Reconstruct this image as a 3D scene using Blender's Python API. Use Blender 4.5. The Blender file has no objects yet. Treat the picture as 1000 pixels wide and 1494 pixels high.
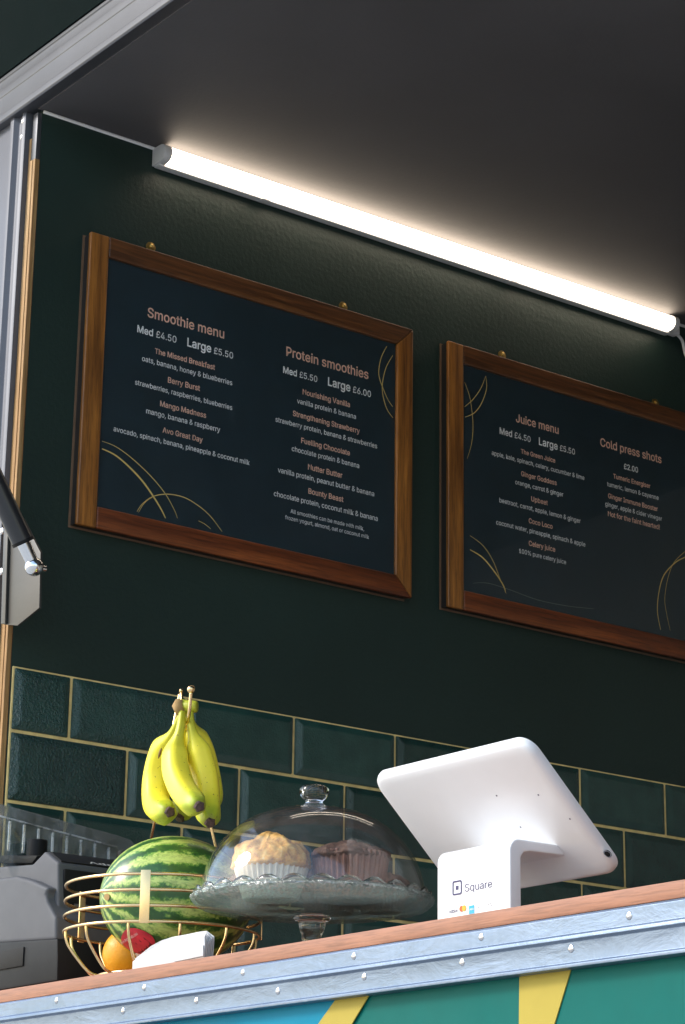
import bpy, bmesh, math, random
from mathutils import Vector, Matrix, noise
random.seed(7)
R = math.radians
S = bpy.context.scene
COL = S.collection

# ------------------------------------------------------------------ camera
CR = ((0.60638062, 0.79505599, 0.01373015), (0.23293, -0.19411, 0.95292), (0.76029415, -0.57463734, -0.30289394))
CP = Vector((2.97582834, -1.75166589, -0.8371786)); FPX = 3490.5
cam = bpy.data.cameras.new('camera'); camo = bpy.data.objects.new('camera', cam); COL.objects.link(camo)
M = Matrix(CR).transposed().to_4x4(); M.translation = CP
camo.matrix_world = M
cam.sensor_fit = 'HORIZONTAL'; cam.sensor_width = 36; cam.lens = FPX / 1000 * 36; cam.clip_end = 2000; cam.clip_start = .05
S.camera = camo

# ------------------------------------------------------------------ world, sun, exposure
SUN_DIR = Vector((-0.50, -0.68, 0.58)).normalized()      # towards the sun
el = math.asin(SUN_DIR.z); az = math.atan2(SUN_DIR.x, SUN_DIR.y)
W = bpy.data.worlds.new('World'); S.world = W; W.use_nodes = True
nt = W.node_tree; nt.nodes.clear()
wo = nt.nodes.new('ShaderNodeOutputWorld'); bg = nt.nodes.new('ShaderNodeBackground'); sk = nt.nodes.new('ShaderNodeTexSky')
sk.sky_type = 'NISHITA'; sk.sun_disc = False; sk.sun_elevation = el; sk.sun_rotation = az
sk.air_density = 1.3; sk.dust_density = 1.2; sk.ozone_density = 1.0
bg.inputs['Strength'].default_value = 0.12
nt.links.new(sk.outputs[0], bg.inputs[0]); nt.links.new(bg.outputs[0], wo.inputs[0])
sl = bpy.data.lights.new('sun', 'SUN'); sl.energy = 0.9; sl.angle = R(14); sl.color = (1, .965, .92)
so = bpy.data.objects.new('sun', sl); COL.objects.link(so)
so.rotation_euler = SUN_DIR.to_track_quat('Z', 'Y').to_euler()
S.view_settings.view_transform = 'Standard'; S.view_settings.look = 'None'
S.view_settings.exposure = 1.55; S.view_settings.gamma = 1; S.view_settings.use_curve_mapping = False
S.render.engine = 'CYCLES'
S.cycles.max_bounces = 10; S.cycles.transparent_max_bounces = 24; S.cycles.transmission_bounces = 10
S.cycles.sample_clamp_indirect = 6
S.cycles.use_denoising = True

# ------------------------------------------------------------------ helpers
def at(u, v, Y=None, X=None, Z=None):
    """the point of the photograph's ray (u, v) that lies in the plane Y=, X= or Z="""
    a, b, c = Vector(CR[0]), Vector(CR[1]), Vector(CR[2])
    r = a * ((u - 500) / FPX) - b * ((v - 747) / FPX) - c
    k, val = (1, Y) if Y is not None else ((0, X) if X is not None else (2, Z))
    return CP + r * ((val - CP[k]) / r[k])

def tag(o, label=None, cat=None, group=None, kind=None):
    if label: o['label'] = label
    if cat: o['category'] = cat
    if group: o['group'] = group
    if kind: o['kind'] = kind
    return o

def empty(name, loc, label, cat, group=None):
    o = bpy.data.objects.new(name, None); COL.objects.link(o); o.location = loc; o.empty_display_size = .02
    return tag(o, label, cat, group)

def origin(p):
    v = Vector((0, 0, 0))
    while p: v += p.location; p = p.parent
    return v

def link(name, me, mat=None, parent=None, smooth=False):
    if mat: me.materials.append(mat)
    if smooth:
        for f in me.polygons: f.use_smooth = True
    o = bpy.data.objects.new(name, me); COL.objects.link(o); o.parent = parent
    return o

def mesh(name, vs, fs, mat, parent=None, smooth=False, loc=None, autos=None):
    og = origin(parent); me = bpy.data.meshes.new(name)
    l = Vector(loc) if loc is not None else Vector((0, 0, 0))
    if loc is None and parent is None: l = Vector((0, 0, 0))
    me.from_pydata([tuple(Vector(v) - og - (l - og if loc is not None else Vector((0, 0, 0)))) for v in vs], [], fs)
    bm = bmesh.new(); bm.from_mesh(me); bmesh.ops.recalc_face_normals(bm, faces=bm.faces); bm.to_mesh(me); bm.free()
    o = link(name, me, mat, parent, smooth)
    if loc is not None: o.location = l - og
    if autos:
        for f in me.polygons: f.use_smooth = True
        bm = bmesh.new(); bm.from_mesh(me)
        for e in bm.edges:
            if len(e.link_faces) != 2 or e.calc_face_angle(0) > R(autos): e.smooth = False
        bm.to_mesh(me); bm.free()
    return o

class MB:
    def __init__(s): s.v = []; s.f = []
    def add(s, v, f):
        n = len(s.v); s.v += [Vector(x) for x in v]; s.f += [tuple(i + n for i in q) for q in f]; return s
    def box(s, lo, hi):
        x0, y0, z0 = lo; x1, y1, z1 = hi
        return s.add([(x0,y0,z0),(x1,y0,z0),(x1,y1,z0),(x0,y1,z0),(x0,y0,z1),(x1,y0,z1),(x1,y1,z1),(x0,y1,z1)],
              [(0,3,2,1),(4,5,6,7),(0,1,5,4),(1,2,6,5),(2,3,7,6),(3,0,4,7)])
    def tube(s, pts, rad, n=10, cap=True, shape=None, closed=False):
        pts = [Vector(p) for p in pts]; k = len(pts)
        rad = rad if isinstance(rad, (list, tuple)) else [rad] * k
        up = None; rings = []
        for i, p in enumerate(pts):
            if closed: t = (pts[(i + 1) % k] - pts[i - 1]).normalized()
            else: t = (pts[min(i + 1, k - 1)] - pts[max(i - 1, 0)]).normalized()
            if up is None: up = t.orthogonal().normalized()
            up = (up - t * up.dot(t)).normalized(); w = t.cross(up)
            rings.append([p + (up * math.cos(2*math.pi*j/n) + w * math.sin(2*math.pi*j/n)) * rad[i] * (shape(j/n) if shape else 1) for j in range(n)])
        v = [q for r in rings for q in r]; f = []
        for i in range(k if closed else k - 1):
            a = i * n; b = ((i + 1) % k) * n
            for j in range(n): f.append((a + j, a + (j+1) % n, b + (j+1) % n, b + j))
        if cap and not closed: f += [tuple(range(n))[::-1], tuple((k-1)*n + j for j in range(n))]
        return s.add(v, f)
    def lathe(s, prof, c, n=48, wob=None):
        c = Vector(c); v = []; f = []
        for (r, z) in prof:
            for j in range(n):
                a = 2*math.pi*j/n; rr = r * (wob(a, r, z) if wob else 1)
                v.append(c + Vector((rr*math.cos(a), rr*math.sin(a), z)))
        for i in range(len(prof) - 1):
            for j in range(n): f.append((i*n+j, i*n+(j+1)%n, (i+1)*n+(j+1)%n, (i+1)*n+j))
        return s.add(v, f)
    def prism(s, poly, d):
        d = Vector(d); n = len(poly); v = [Vector(p) for p in poly]; v += [p + d for p in v]
        return s.add(v, [tuple(range(n))[::-1], tuple(range(n, 2*n))] + [(i, (i+1)%n, n+(i+1)%n, n+i) for i in range(n)])
    def disc(s, c, nrm, r, h, n=20, dome=0):
        c = Vector(c); nrm = Vector(nrm).normalized(); a = nrm.orthogonal().normalized(); b = nrm.cross(a)
        ring = lambda rr, hh: [c + nrm*hh + (a*math.cos(2*math.pi*j/n) + b*math.sin(2*math.pi*j/n))*rr for j in range(n)]
        rs = ring(r, 0) + ring(r, h); f = [tuple(range(n))[::-1]] + [(j, (j+1)%n, n+(j+1)%n, n+j) for j in range(n)]
        if dome:
            k = 1
            for q in (.85, .6, .3):
                rs += ring(r*q, h + dome*(1 - q*q)); f += [(k*n+j, k*n+(j+1)%n, (k+1)*n+(j+1)%n, (k+1)*n+j) for j in range(n)]; k += 1
            f.append(tuple(k*n + j for j in range(n)))
        else: f.append(tuple(n + j for j in range(n)))
        return s.add(rs, f)
    def sphere(s, c, r, u=20, v=12):
        c = Vector(c); vs = []; f = []
        for i in range(1, v):
            t = math.pi*i/v
            for j in range(u): a = 2*math.pi*j/u; vs.append(c + Vector((math.sin(t)*math.cos(a), math.sin(t)*math.sin(a), math.cos(t)))*r)
        vs += [c + Vector((0,0,r)), c - Vector((0,0,r))]
        for i in range(v-2):
            for j in range(u): f.append((i*u+j, (i+1)*u+j, (i+1)*u+(j+1)%u, i*u+(j+1)%u))
        T = (v-1)*u
        for j in range(u): f += [(T, j, (j+1)%u), (T+1, (v-2)*u+(j+1)%u, (v-2)*u+j)]
        return s.add(vs, f)
    def build(s, name, mat, parent=None, smooth=False, bevel=0, seg=2, autos=None, loc=None):
        o = mesh(name, s.v, s.f, mat, parent, smooth, loc=loc)
        me = o.data
        if bevel:
            bm = bmesh.new(); bm.from_mesh(me)
            es = [e for e in bm.edges if len(e.link_faces) == 2 and e.calc_face_angle(0) > R(25)]
            bmesh.ops.bevel(bm, geom=es, offset=bevel, segments=seg, affect='EDGES', profile=.6, clamp_overlap=True)
            bm.to_mesh(me); bm.free(); autos = autos or 40
        if autos:
            for f in me.polygons: f.use_smooth = True
            bm = bmesh.new(); bm.from_mesh(me)
            for e in bm.edges:
                if len(e.link_faces) != 2 or e.calc_face_angle(0) > R(autos): e.smooth = False
            bm.to_mesh(me); bm.free()
        return o

def smoothpath(pts, k=6):
    pts = [Vector(p) for p in pts]; out = []
    for i in range(len(pts) - 1):
        p0 = pts[max(i-1, 0)]; p1 = pts[i]; p2 = pts[i+1]; p3 = pts[min(i+2, len(pts)-1)]
        for j in range(k):
            t = j / k
            out.append(.5*((2*p1) + (p2-p0)*t + (2*p0-5*p1+4*p2-p3)*t*t + (-p0+3*p1-3*p2+p3)*t**3))
    out.append(pts[-1]); return out

# ------------------------------------------------------------------ materials
class N:
    def __init__(s, name):
        s.m = bpy.data.materials.new(name); s.m.use_nodes = True; s.t = s.m.node_tree
        s.b = s.t.nodes['Principled BSDF']; s.out = s.t.nodes['Material Output']
    def n(s, typ, **kw):
        q = s.t.nodes.new(typ)
        for k, v in kw.items():
            if k.startswith('i_'):
                key = k[2:]; key = int(key) if key.isdigit() else key.replace('_', ' ')
                q.inputs[key].default_value = v
            else: setattr(q, k, v)
        return q
    def l(s, a, b): s.t.links.new(a, b)
    def coord(s, scale=(1,1,1), kind='Object', rot=(0,0,0)):
        c = s.n('ShaderNodeTexCoord'); m = s.n('ShaderNodeMapping'); m.inputs['Scale'].default_value = scale; m.inputs['Rotation'].default_value = rot
        s.l(c.outputs[kind], m.inputs[0]); return m.outputs[0]
    def noise(s, co, scale, detail=4, rough=.55, dist=0):
        q = s.n('ShaderNodeTexNoise'); q.inputs['Scale'].default_value = scale; q.inputs['Detail'].default_value = detail
        q.inputs['Roughness'].default_value = rough; q.inputs['Distortion'].default_value = dist
        s.l(co, q.inputs['Vector']); return q.outputs['Fac']
    def ramp(s, fac, stops, interp='LINEAR'):
        q = s.n('ShaderNodeValToRGB'); e = q.color_ramp.elements; q.color_ramp.interpolation = interp
        while len(e) < len(stops): e.new(.5)
        for k, (p, c) in zip(e, stops): k.position = p; k.color = (*c, 1) if len(c) == 3 else c
        s.l(fac, q.inputs[0]); return q.outputs[0]
    def mix(s, fac, a, b, mode='MIX'):
        q = s.n('ShaderNodeMix', data_type='RGBA', blend_type=mode)
        if hasattr(fac, 'links'): s.l(fac, q.inputs[0])
        else: q.inputs[0].default_value = fac
        for v, i in ((a, 6), (b, 7)):
            if hasattr(v, 'links'): s.l(v, q.inputs[i])
            else: q.inputs[i].default_value = (*v, 1)
        return q.outputs[2]
    def math(s, op, a, b=None, c=None):
        q = s.n('ShaderNodeMath', operation=op)
        for i, v in enumerate((a, b, c)):
            if v is None: continue
            if hasattr(v, 'links'): s.l(v, q.inputs[i])
            else: q.inputs[i].default_value = v
        return q.outputs[0]
    def bump(s, h, strength, dist=.001):
        q = s.n('ShaderNodeBump'); q.inputs['Strength'].default_value = strength; q.inputs['Distance'].default_value = dist
        s.l(h, q.inputs['Height']); s.l(q.outputs[0], s.b.inputs['Normal']); return q
    def col(s, v):
        if hasattr(v, 'links'): s.l(v, s.b.inputs['Base Color'])
        else: s.b.inputs['Base Color'].default_value = (*v, 1)
    def set(s, **kw):
        for k, v in kw.items():
            i = s.b.inputs[k.replace('_', ' ')]
            if hasattr(v, 'links'): s.l(v, i)
            else: i.default_value = v
        return s

def simple(name, col, rough=.5, metal=0, var=.12, nscale=40, bump=.1, bscale=300, coat=0, spec=.5, bdist=.0005):
    a = N(name); co = a.coord()
    f = a.noise(co, nscale, 5)
    a.col(a.ramp(f, [(.3, tuple(c*(1-var) for c in col)), (.7, tuple(min(1, c*(1+var)) for c in col))]))
    r = a.noise(co, nscale*.4, 3)
    a.set(Metallic=metal, Roughness=a.math('ADD', a.math('MULTIPLY', r, .16), rough-.08), Coat_Weight=coat, Specular_IOR_Level=spec)
    if bump: a.bump(a.noise(co, bscale, 3), bump, bdist)
    return a.m

def wood(name, c0, c1, c2, axis=1, rough=.42, s=1.0, coat=.15):
    a = N(name); sc = [70*s, 70*s, 70*s]; sc[axis] = 3.2*s
    co = a.coord(tuple(sc)); big = a.coord(tuple(3 if i != axis else 1.2 for i in range(3)))
    w = a.noise(co, 1.0, 7, .62, .7); g = a.noise(big, 3.0, 3, .5, .3)
    fine = [420, 420, 420]; fine[axis] = 22
    fi = a.noise(a.coord(tuple(fine)), 1, 3, .6)
    c = a.ramp(w, [(.28, c0), (.5, c1), (.74, c2)])
    c = a.mix(a.ramp(g, [(.35, (0,0,0)), (.7, (.45,.45,.45))]), c, c0)
    c = a.mix(a.ramp(fi, [(.3, (.55,)*3), (.55, (0,)*3)]), c, tuple(x*.45 for x in c0))
    a.col(c); a.set(Roughness=a.math('ADD', a.math('MULTIPLY', w, .25), rough-.1), Coat_Weight=coat, Coat_Roughness=.35)
    a.bump(a.math('ADD', w, fi), .35, .0006); return a.m

def clear(name, tint=(1,1,1), rough=.02, ior=1.5, dim=.97, smudge_sheen=0.0, boost=1.0):
    a = N(name); t = a.t; t.nodes.remove(a.b)
    tr = a.n('ShaderNodeBsdfTransparent'); tr.inputs[0].default_value = (*[x*dim for x in tint], 1)
    gl = a.n('ShaderNodeBsdfGlossy'); gl.inputs['Roughness'].default_value = rough; gl.inputs[0].default_value = (1,1,1,1)
    lw = a.n('ShaderNodeLayerWeight'); lw.inputs['Blend'].default_value = .5
    f0 = ((ior-1)/(ior+1))**2
    fac = a.math('MULTIPLY', a.math('ADD', a.math('MULTIPLY', a.math('POWER', lw.outputs['Facing'], 5.0), 1-f0), f0), boost)
    m = a.n('ShaderNodeMixShader'); a.l(fac, m.inputs[0]); a.l(tr.outputs[0], m.inputs[1]); a.l(gl.outputs[0], m.inputs[2])
    last = m.outputs[0]
    if smudge_sheen:  # whitish diffuse in noise patches; also paints the highlights of the ribs
        df = a.n('ShaderNodeBsdfDiffuse'); df.inputs[0].default_value = (.8,.82,.85,1)
        nz = a.ramp(a.noise(a.coord(), 35, 6, .65, .5), [(.35, (0,)*3), (.8, (smudge_sheen,)*3)])
        m2 = a.n('ShaderNodeMixShader'); a.l(nz, m2.inputs[0]); a.l(last, m2.inputs[1]); a.l(df.outputs[0], m2.inputs[2]); last = m2.outputs[0]
    a.l(last, a.out.inputs[0]); return a.m

def painted_wall(name, col, rough, bs, bd):
    a = N(name); co = a.coord()
    f = a.noise(co, 2.2, 4, .6); a.col(a.ramp(f, [(.3, tuple(c*.85 for c in col)), (.7, tuple(c*1.15 for c in col))]))
    o = a.noise(co, 130, 3, .5); o2 = a.noise(co, 900, 2, .5)
    a.set(Roughness=a.math('ADD', a.math('MULTIPLY', f, .15), rough), Specular_IOR_Level=.4)
    a.bump(a.math('ADD', o, a.math('MULTIPLY', o2, .45)), bs, bd); return a.m

MAT = {}
MAT['wall'] = painted_wall('dark_green_paint', (.0150, .0325, .0265), .36, .55, .0011)
MAT['ceiling'] = painted_wall('charcoal_ceiling_board', (.088, .084, .086), .62, .5, .0006)
MAT['dark'] = simple('pale_interior_lining', (.42, .42, .41), .6)
MAT['floor'] = simple('van_floor_vinyl', (.50, .50, .50), .5)
MAT['ground'] = simple('paving_ground', (.42, .41, .39), .85, nscale=3, var=.25, bump=.5, bscale=60, bdist=.004)
MAT['grout'] = simple('beige_grout', (.84, .62, .26), .8, bump=.5, bscale=500, var=.2)
MAT['alu'] = simple('brushed_aluminium', (.075, .072, .068), .45, .6, .1, 12, .3, 160)
MAT['alu_rail'] = simple('matt_aluminium_rail', (.115, .118, .13), .42, .7, .08, 9, .2, 220)
MAT['white_alu'] = simple('pale_anodised_aluminium', (.105, .11, .13), .5, .25, .06, 9, .2, 220)
MAT['screw'] = simple('steel_screw', (.62, .62, .64), .25, 1)
MAT['chrome'] = simple('polished_steel', (.8, .8, .8), .12, 1, .04)
MAT['black'] = simple('black_strut_tube', (.018, .019, .022), .33, 0, .1, coat=.3)
MAT['brass'] = simple('worn_brass', (.62, .42, .14), .34, 1, .2)
MAT['gold'] = simple('gold_plated_wire', (.88, .62, .32), .24, 1, .1, bump=.05)
MAT['white'] = simple('white_plastic', (.78, .79, .82), .32, 0, .01, bump=.02, coat=.15)
MAT['lampbody'] = simple('white_lamp_housing', (.62, .62, .62), .45, 0, .03, bump=.05)
MAT['paper'] = simple('white_paper', (.56, .56, .57), .75, 0, .03, bump=.15)
MAT['poster'] = simple('navy_poster_print', (.0145, .031, .041), .38, 0, .12, 18, .1, 700)
MAT['ink_white'] = simple('white_print', (.93, .92, .90), .6, bump=0)
MAT['ink_pink'] = simple('rose_print', (.88, .52, .39), .6, bump=0)
MAT['ink_gold'] = simple('gold_print', (.75, .52, .16), .5, bump=0)
MAT['ink_pale'] = simple('pale_green_print', (.16, .20, .17), .5, bump=0)
MAT['backing'] = simple('black_frame_side', (.02, .017, .015), .4)
MAT['edge_gold'] = simple('pale_wood_edge', (.15, .085, .048), .5)
MAT['wood_v'] = wood('golden_pine_upright', (0.092, 0.030, 0.006), (0.368, 0.131, 0.019), (0.642, 0.245, 0.036), 2)  # frame bars differ in tone: golden uprights, dark top, red-brown bottom
MAT['wood_t'] = wood('dark_pine_top_rail', (0.040, 0.013, 0.003), (0.138, 0.045, 0.011), (0.244, 0.090, 0.020), 1)
MAT['wood_b'] = wood('red_brown_pine_bottom_rail', (0.055, 0.012, 0.003), (0.235, 0.051, 0.010), (0.384, 0.098, 0.018), 1)
MAT['counter'] = wood('oak_laminate_counter', (.23, .085, .042), (.34, .135, .072), (.42, .185, .105), 0, .5, 1.1, .05)
MAT['ply'] = wood('raw_plywood_edge', (.22, .10, .03), (.42, .24, .09), (.58, .42, .24), 2, .7, .6, 0)
MAT['cyan'] = simple('cyan_van_paint', (.0, .19, .30), .5, coat=0, spec=.1, var=.03, bump=.03)
MAT['green'] = simple('jade_van_paint', (.0, .110, .094), .5, coat=0, spec=.1, var=.03, bump=.03)
MAT['yellow'] = simple('mustard_van_paint', (.40, .31, .06), .5, coat=0, spec=.1, var=.03, bump=.03)
MAT['van'] = simple('dark_green_van_paint', (.004, .014, .013), .65, coat=0, spec=.15, var=.05, bump=.03)
MAT['grey_plastic'] = simple('mid_grey_plastic', (.092, .094, .104), .6, 0, .05, spec=.25, bump=.2, bscale=900)
MAT['dark_plastic'] = simple('charcoal_plastic', (.010, .0115, .014), .6, 0, .1, bump=.25, spec=.2, bscale=700)
MAT['black_plastic'] = simple('black_plastic', (.012, .012, .013), .55, 0, .1, spec=.15)
MAT['silver_print'] = simple('silver_print', (.5, .5, .5), .4, bump=0)
MAT['red'] = simple('red_plastic', (.5, .01, .015), .4)
MAT['deep_red'] = simple('deep_red_print', (.16, .002, .008), .5)
MAT['navy'] = simple('navy_print', (.03, .025, .11), .5, bump=0)
MAT['grey_ink'] = simple('grey_violet_print', (.10, .09, .15), .5, bump=0)
MAT['mc_red'] = simple('orange_red_print', (.62, .10, .02), .5, bump=0)
MAT['mc_yel'] = simple('amber_print', (.75, .35, .02), .5, bump=0)
MAT['sky_ink'] = simple('sky_blue_print', (.02, .35, .62), .5, bump=0)
MAT['clear'] = clear('clear_polycarbonate', (.93,.96,.97), .06, 1.5, .93, .16, 1.6)
MAT['rib'] = clear('clear_rib_white_glint', (.95,.97,.98), .05, 1.5, .9, .7, 2.5)  # milky white diffuse stands in for bright highlights along the ribs
MAT['picture_glass'] = clear('picture_glazing', (1,1,1), .03, 1.28, .998, 0)
MAT['dome'] = clear('clear_dome_glass', (.985,.99,1), .012, 1.50, .998, .025, 1.0)
MAT['case_dark'] = simple('dark_brown_baking_paper', (.20, .09, .06), .5, 0, .25, 90, coat=.3)
MAT['case_pale'] = simple('pale_baking_paper', (.72, .64, .50), .6, 0, .1, 90)

# metal trim with streaks and dents
a = N('galvanised_trim'); co = a.coord((9, 40, 40)); f = a.noise(co, 1, 6, .65, .4); f2 = a.noise(a.coord((60, 30, 6)), 1, 5, .7, 1.2)
a.col(a.mix(a.ramp(f2, [(.45, (0,)*3), (.72, (.14,)*3)]), a.ramp(f, [(.3, (.125,.17,.245)), (.7, (.18,.23,.315))]), (.24,.30,.40)))
a.set(Metallic=.75, Roughness=a.math('ADD', a.math('MULTIPLY', f, .25), .30))
a.bump(a.math('ADD', a.noise(a.coord((14, 14, 30)), 1, 5, .6, .6), a.math('MULTIPLY', f2, .06)), .5, .003); MAT['trim'] = a.m

# bevelled tile glaze
a = N('dark_green_tile_glaze'); oi = a.n('ShaderNodeObjectInfo')
gco = a.n('ShaderNodeTexCoord'); vv = a.n('ShaderNodeVectorMath', operation='ADD'); a.l(gco.outputs['Object'], vv.inputs[0])
vm = a.n('ShaderNodeVectorMath', operation='SCALE'); vm.inputs['Scale'].default_value = 3.0; a.l(oi.outputs['Location'], vm.inputs[0]); a.l(vm.outputs[0], vv.inputs[1])
vec = vv.outputs[0]
f = a.noise(vec, 25, 4); base = a.ramp(f, [(.3, (.012, .045, .037)), (.7, (.022, .068, .056))])
rnd = a.math('ADD', a.math('MULTIPLY', oi.outputs['Random'], .5), .75)
hs = a.n('ShaderNodeHueSaturation'); a.l(base, hs.inputs['Color']); a.l(rnd, hs.inputs['Value']); a.col(hs.outputs[0])
a.set(Roughness=.10, Specular_IOR_Level=.6, Coat_Weight=.25, Coat_Roughness=.08)
a.bump(a.math('ADD', a.noise(vec, 330, 3, .6, .4), a.math('MULTIPLY', a.noise(vec, 22, 2), .35)), .8, .0011); MAT['tile'] = a.m
b_ = a.m.copy(); b_.name = 'rippled_tile_glaze'; q_ = [n for n in b_.node_tree.nodes if n.type == 'BUMP'][0]; q_.inputs['Strength'].default_value = 1; q_.inputs['Distance'].default_value = .0040; [setattr(n.inputs['Scale'], 'default_value', 260) for n in b_.node_tree.nodes if n.type == 'TEX_NOISE' and n.inputs['Scale'].default_value > 300]; MAT['tile_rippled'] = b_

# lamp diffuser
a = N('lit_diffuser'); a.set(Emission_Strength=3.3); a.b.inputs['Emission Color'].default_value = (1, .83, .64, 1); a.col((.8,.8,.8)); MAT['lit'] = a.m

# thick glass for plate
a = N('pressed_glass'); a.t.nodes.remove(a.b)
nz = a.noise(a.coord((1,1,1)), 120, 5, .6, 2.2); bp = a.n('ShaderNodeBump'); bp.inputs['Strength'].default_value = .9; bp.inputs['Distance'].default_value = .004; a.l(nz, bp.inputs['Height'])
tr = a.n('ShaderNodeBsdfTransparent'); tr.inputs[0].default_value = (.74,.84,.82,1)
gl = a.n('ShaderNodeBsdfGlossy'); gl.inputs['Roughness'].default_value = .08; a.l(bp.outputs[0], gl.inputs['Normal'])
tl_ = a.n('ShaderNodeBsdfTranslucent'); tl_.inputs[0].default_value = (.66,.78,.75,1); a.l(bp.outputs[0], tl_.inputs['Normal'])
fac = a.ramp(nz, [(.44, (.05,)*3), (.60, (.62,)*3)]); m1 = a.n('ShaderNodeMixShader'); a.l(fac, m1.inputs[0]); a.l(tr.outputs[0], m1.inputs[1]); a.l(gl.outputs[0], m1.inputs[2])
m2 = a.n('ShaderNodeMixShader'); m2.inputs[0].default_value = .16; a.l(m1.outputs[0], m2.inputs[1]); a.l(tl_.outputs[0], m2.inputs[2]); a.l(m2.outputs[0], a.out.inputs[0]); MAT['pressed'] = a.m
a = N('clear_solid_glass'); a.set(Transmission_Weight=1.0, Roughness=.01, IOR=1.48); a.col((.97,.98,.98)); MAT['solid_glass'] = a.m

# banana skin
a = N('banana_skin'); gc = a.n('ShaderNodeAttribute', attribute_name='along'); al = gc.outputs['Fac']
co = a.coord(); nz = a.noise(co, 55, 4); t = a.math('ADD', al, a.math('MULTIPLY', a.math('SUBTRACT', nz, .5), .16))
c = a.ramp(t, [(0.0, (.40,.42,.03)), (.14, (.55,.52,.035)), (.34, (.93,.80,.06)), (.70, (.93,.78,.05)), (.86, (.70,.68,.04)), (.96, (.38,.46,.03)), (1.0, (.30,.32,.03))])
sp = a.ramp(a.noise(co, 260, 2, .5), [(.69, (0,)*3), (.73, (.9,)*3)]); c = a.mix(sp, c, (.17,.09,.02))
a.col(c); a.set(Roughness=.42, Specular_IOR_Level=.35, Subsurface_Weight=.06); a.b.inputs['Subsurface Radius'].default_value = (.01,.006,.002)
a.b.inputs['Subsurface Scale'].default_value = .4
a.bump(a.noise(co, 120, 3), .12, .001); MAT['banana'] = a.m
MAT['tip'] = simple('dry_banana_tip', (.075, .045, .035), .85, 0, .5, 250, .8, 500, bdist=.001)
MAT['bruise'] = simple('banana_bruise', (.20, .11, .02), .6)

# watermelon rind (object X is the pole axis)
a = N('watermelon_rind'); tc = a.n('ShaderNodeTexCoord'); sx = a.n('ShaderNodeSeparateXYZ'); a.l(tc.outputs['Object'], sx.inputs[0])
ang = a.math('ARCTAN2', sx.outputs['Z'], sx.outputs['Y'])
w1 = a.noise(a.coord((30, 60, 60)), 1, 5, .68, .5); w2 = a.noise(a.coord((110, 110, 110)), 1, 5, .7, 1.5)
ph = a.math('ADD', a.math('MULTIPLY', ang, 15.0), a.math('ADD', a.math('MULTIPLY', w1, 6.5), a.math('MULTIPLY', w2, 4.5)))
st = a.math('MULTIPLY', a.math('ADD', a.math('SINE', ph), 1), .5)
fine = a.noise(a.coord((60, 190, 190)), 1, 4, .7, 1.0)
c = a.ramp(st, [(.15, (.030,.100,.026)), (.42, (.07,.21,.036)), (.62, (.24,.42,.07)), (.88, (.55,.66,.18))])
c = a.mix(a.ramp(fine, [(.45, (0,)*3), (.68, (.65,)*3)]), c, (.045,.14,.025))
a.col(c); a.set(Roughness=.3, Coat_Weight=.25, Coat_Roughness=.25); a.bump(fine, .06, .001); MAT['melon'] = a.m
MAT['scar'] = simple('melon_stem_scar', (.35, .22, .08), .8)

a = N('orange_peel'); a.col((.88, .38, .010)); a.set(Roughness=.42); a.bump(a.noise(a.coord(), 420, 2), .5, .0008); MAT['orange'] = a.m
a = N('choc_crumb'); co = a.coord(); f = a.noise(co, 150, 6, .7); a.col(a.ramp(f, [(.3, (.028,.011,.007)), (.7, (.17,.075,.04))])); a.set(Roughness=.6)
a.bump(f, 1, .004); MAT['choc'] = a.m
a = N('pale_crumb'); co = a.coord(); f = a.noise(co, 95, 6, .7); a.col(a.ramp(f, [(.3, (.42,.14,.015)), (.5, (.74,.38,.06)), (.7, (.86,.60,.20))])); a.set(Roughness=.6)
a.bump(f, 1, .004); MAT['pale'] = a.m

# ------------------------------------------------------------------ setting
CZ = -0.488                      # counter top height
CY = -0.170                      # counter front edge
CEIL = 0.884
GZ = -1.75
g = MB().box((-60, -60, GZ-.2), (60, 60, GZ)).build('ground', MAT['ground']); tag(g, kind='structure')
fl = MB().box((-.02, .02, -1.42), (3.4, 2.0, -1.36)).build('van_floor', MAT['floor']); tag(fl, kind='structure')
bw = MB().box((-.02, 2.0, -1.36), (3.4, 2.03, CEIL+.05)).build('back_wall', MAT['dark']); tag(bw, kind='structure')
rw = MB().box((3.4, -.08, -1.42), (3.43, 2.03, CEIL+.05)).build('right_wall', MAT['dark']); tag(rw, kind='structure')
ce = MB().box((.0, -.108, CEIL), (3.4, 2.0, CEIL+.04)).build('ceiling', MAT['ceiling']); tag(ce, kind='structure')

ew = MB().box((-.022, -.100, -1.36), (0, 2.0, CEIL+.02)).build('end_wall', MAT['wall']); tag(ew, kind='structure')
ply = MB()
ply.box((-.022, -.1085, -1.36), (-.0160, -.1005, .84)); ply.box((-.0145, -.1095, -1.36), (-.0075, -.1005, .80)); ply.box((-.0065, -.1085, -1.36), (-.0005, -.1005, .80))
ply.build('plywood_edge', MAT['ply'], ew, bevel=.0006)
MB().box((-.0155, -.1072, -1.36), (-.0006, -.1003, .799)).build('plywood_core', MAT['wood_b'], ew)
MB().box((-.0150, -.1080, .80), (-.0010, -.1002, CEIL-.004)).build('edge_strip', MAT['alu_rail'], ew, bevel=.0008)
MB().tube([(.003, -.10, CEIL-.003), (.003, 1.99, CEIL-.003)], .0028, 8).build('ceiling_bead', MAT['lampbody'], ew, smooth=True)

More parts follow.
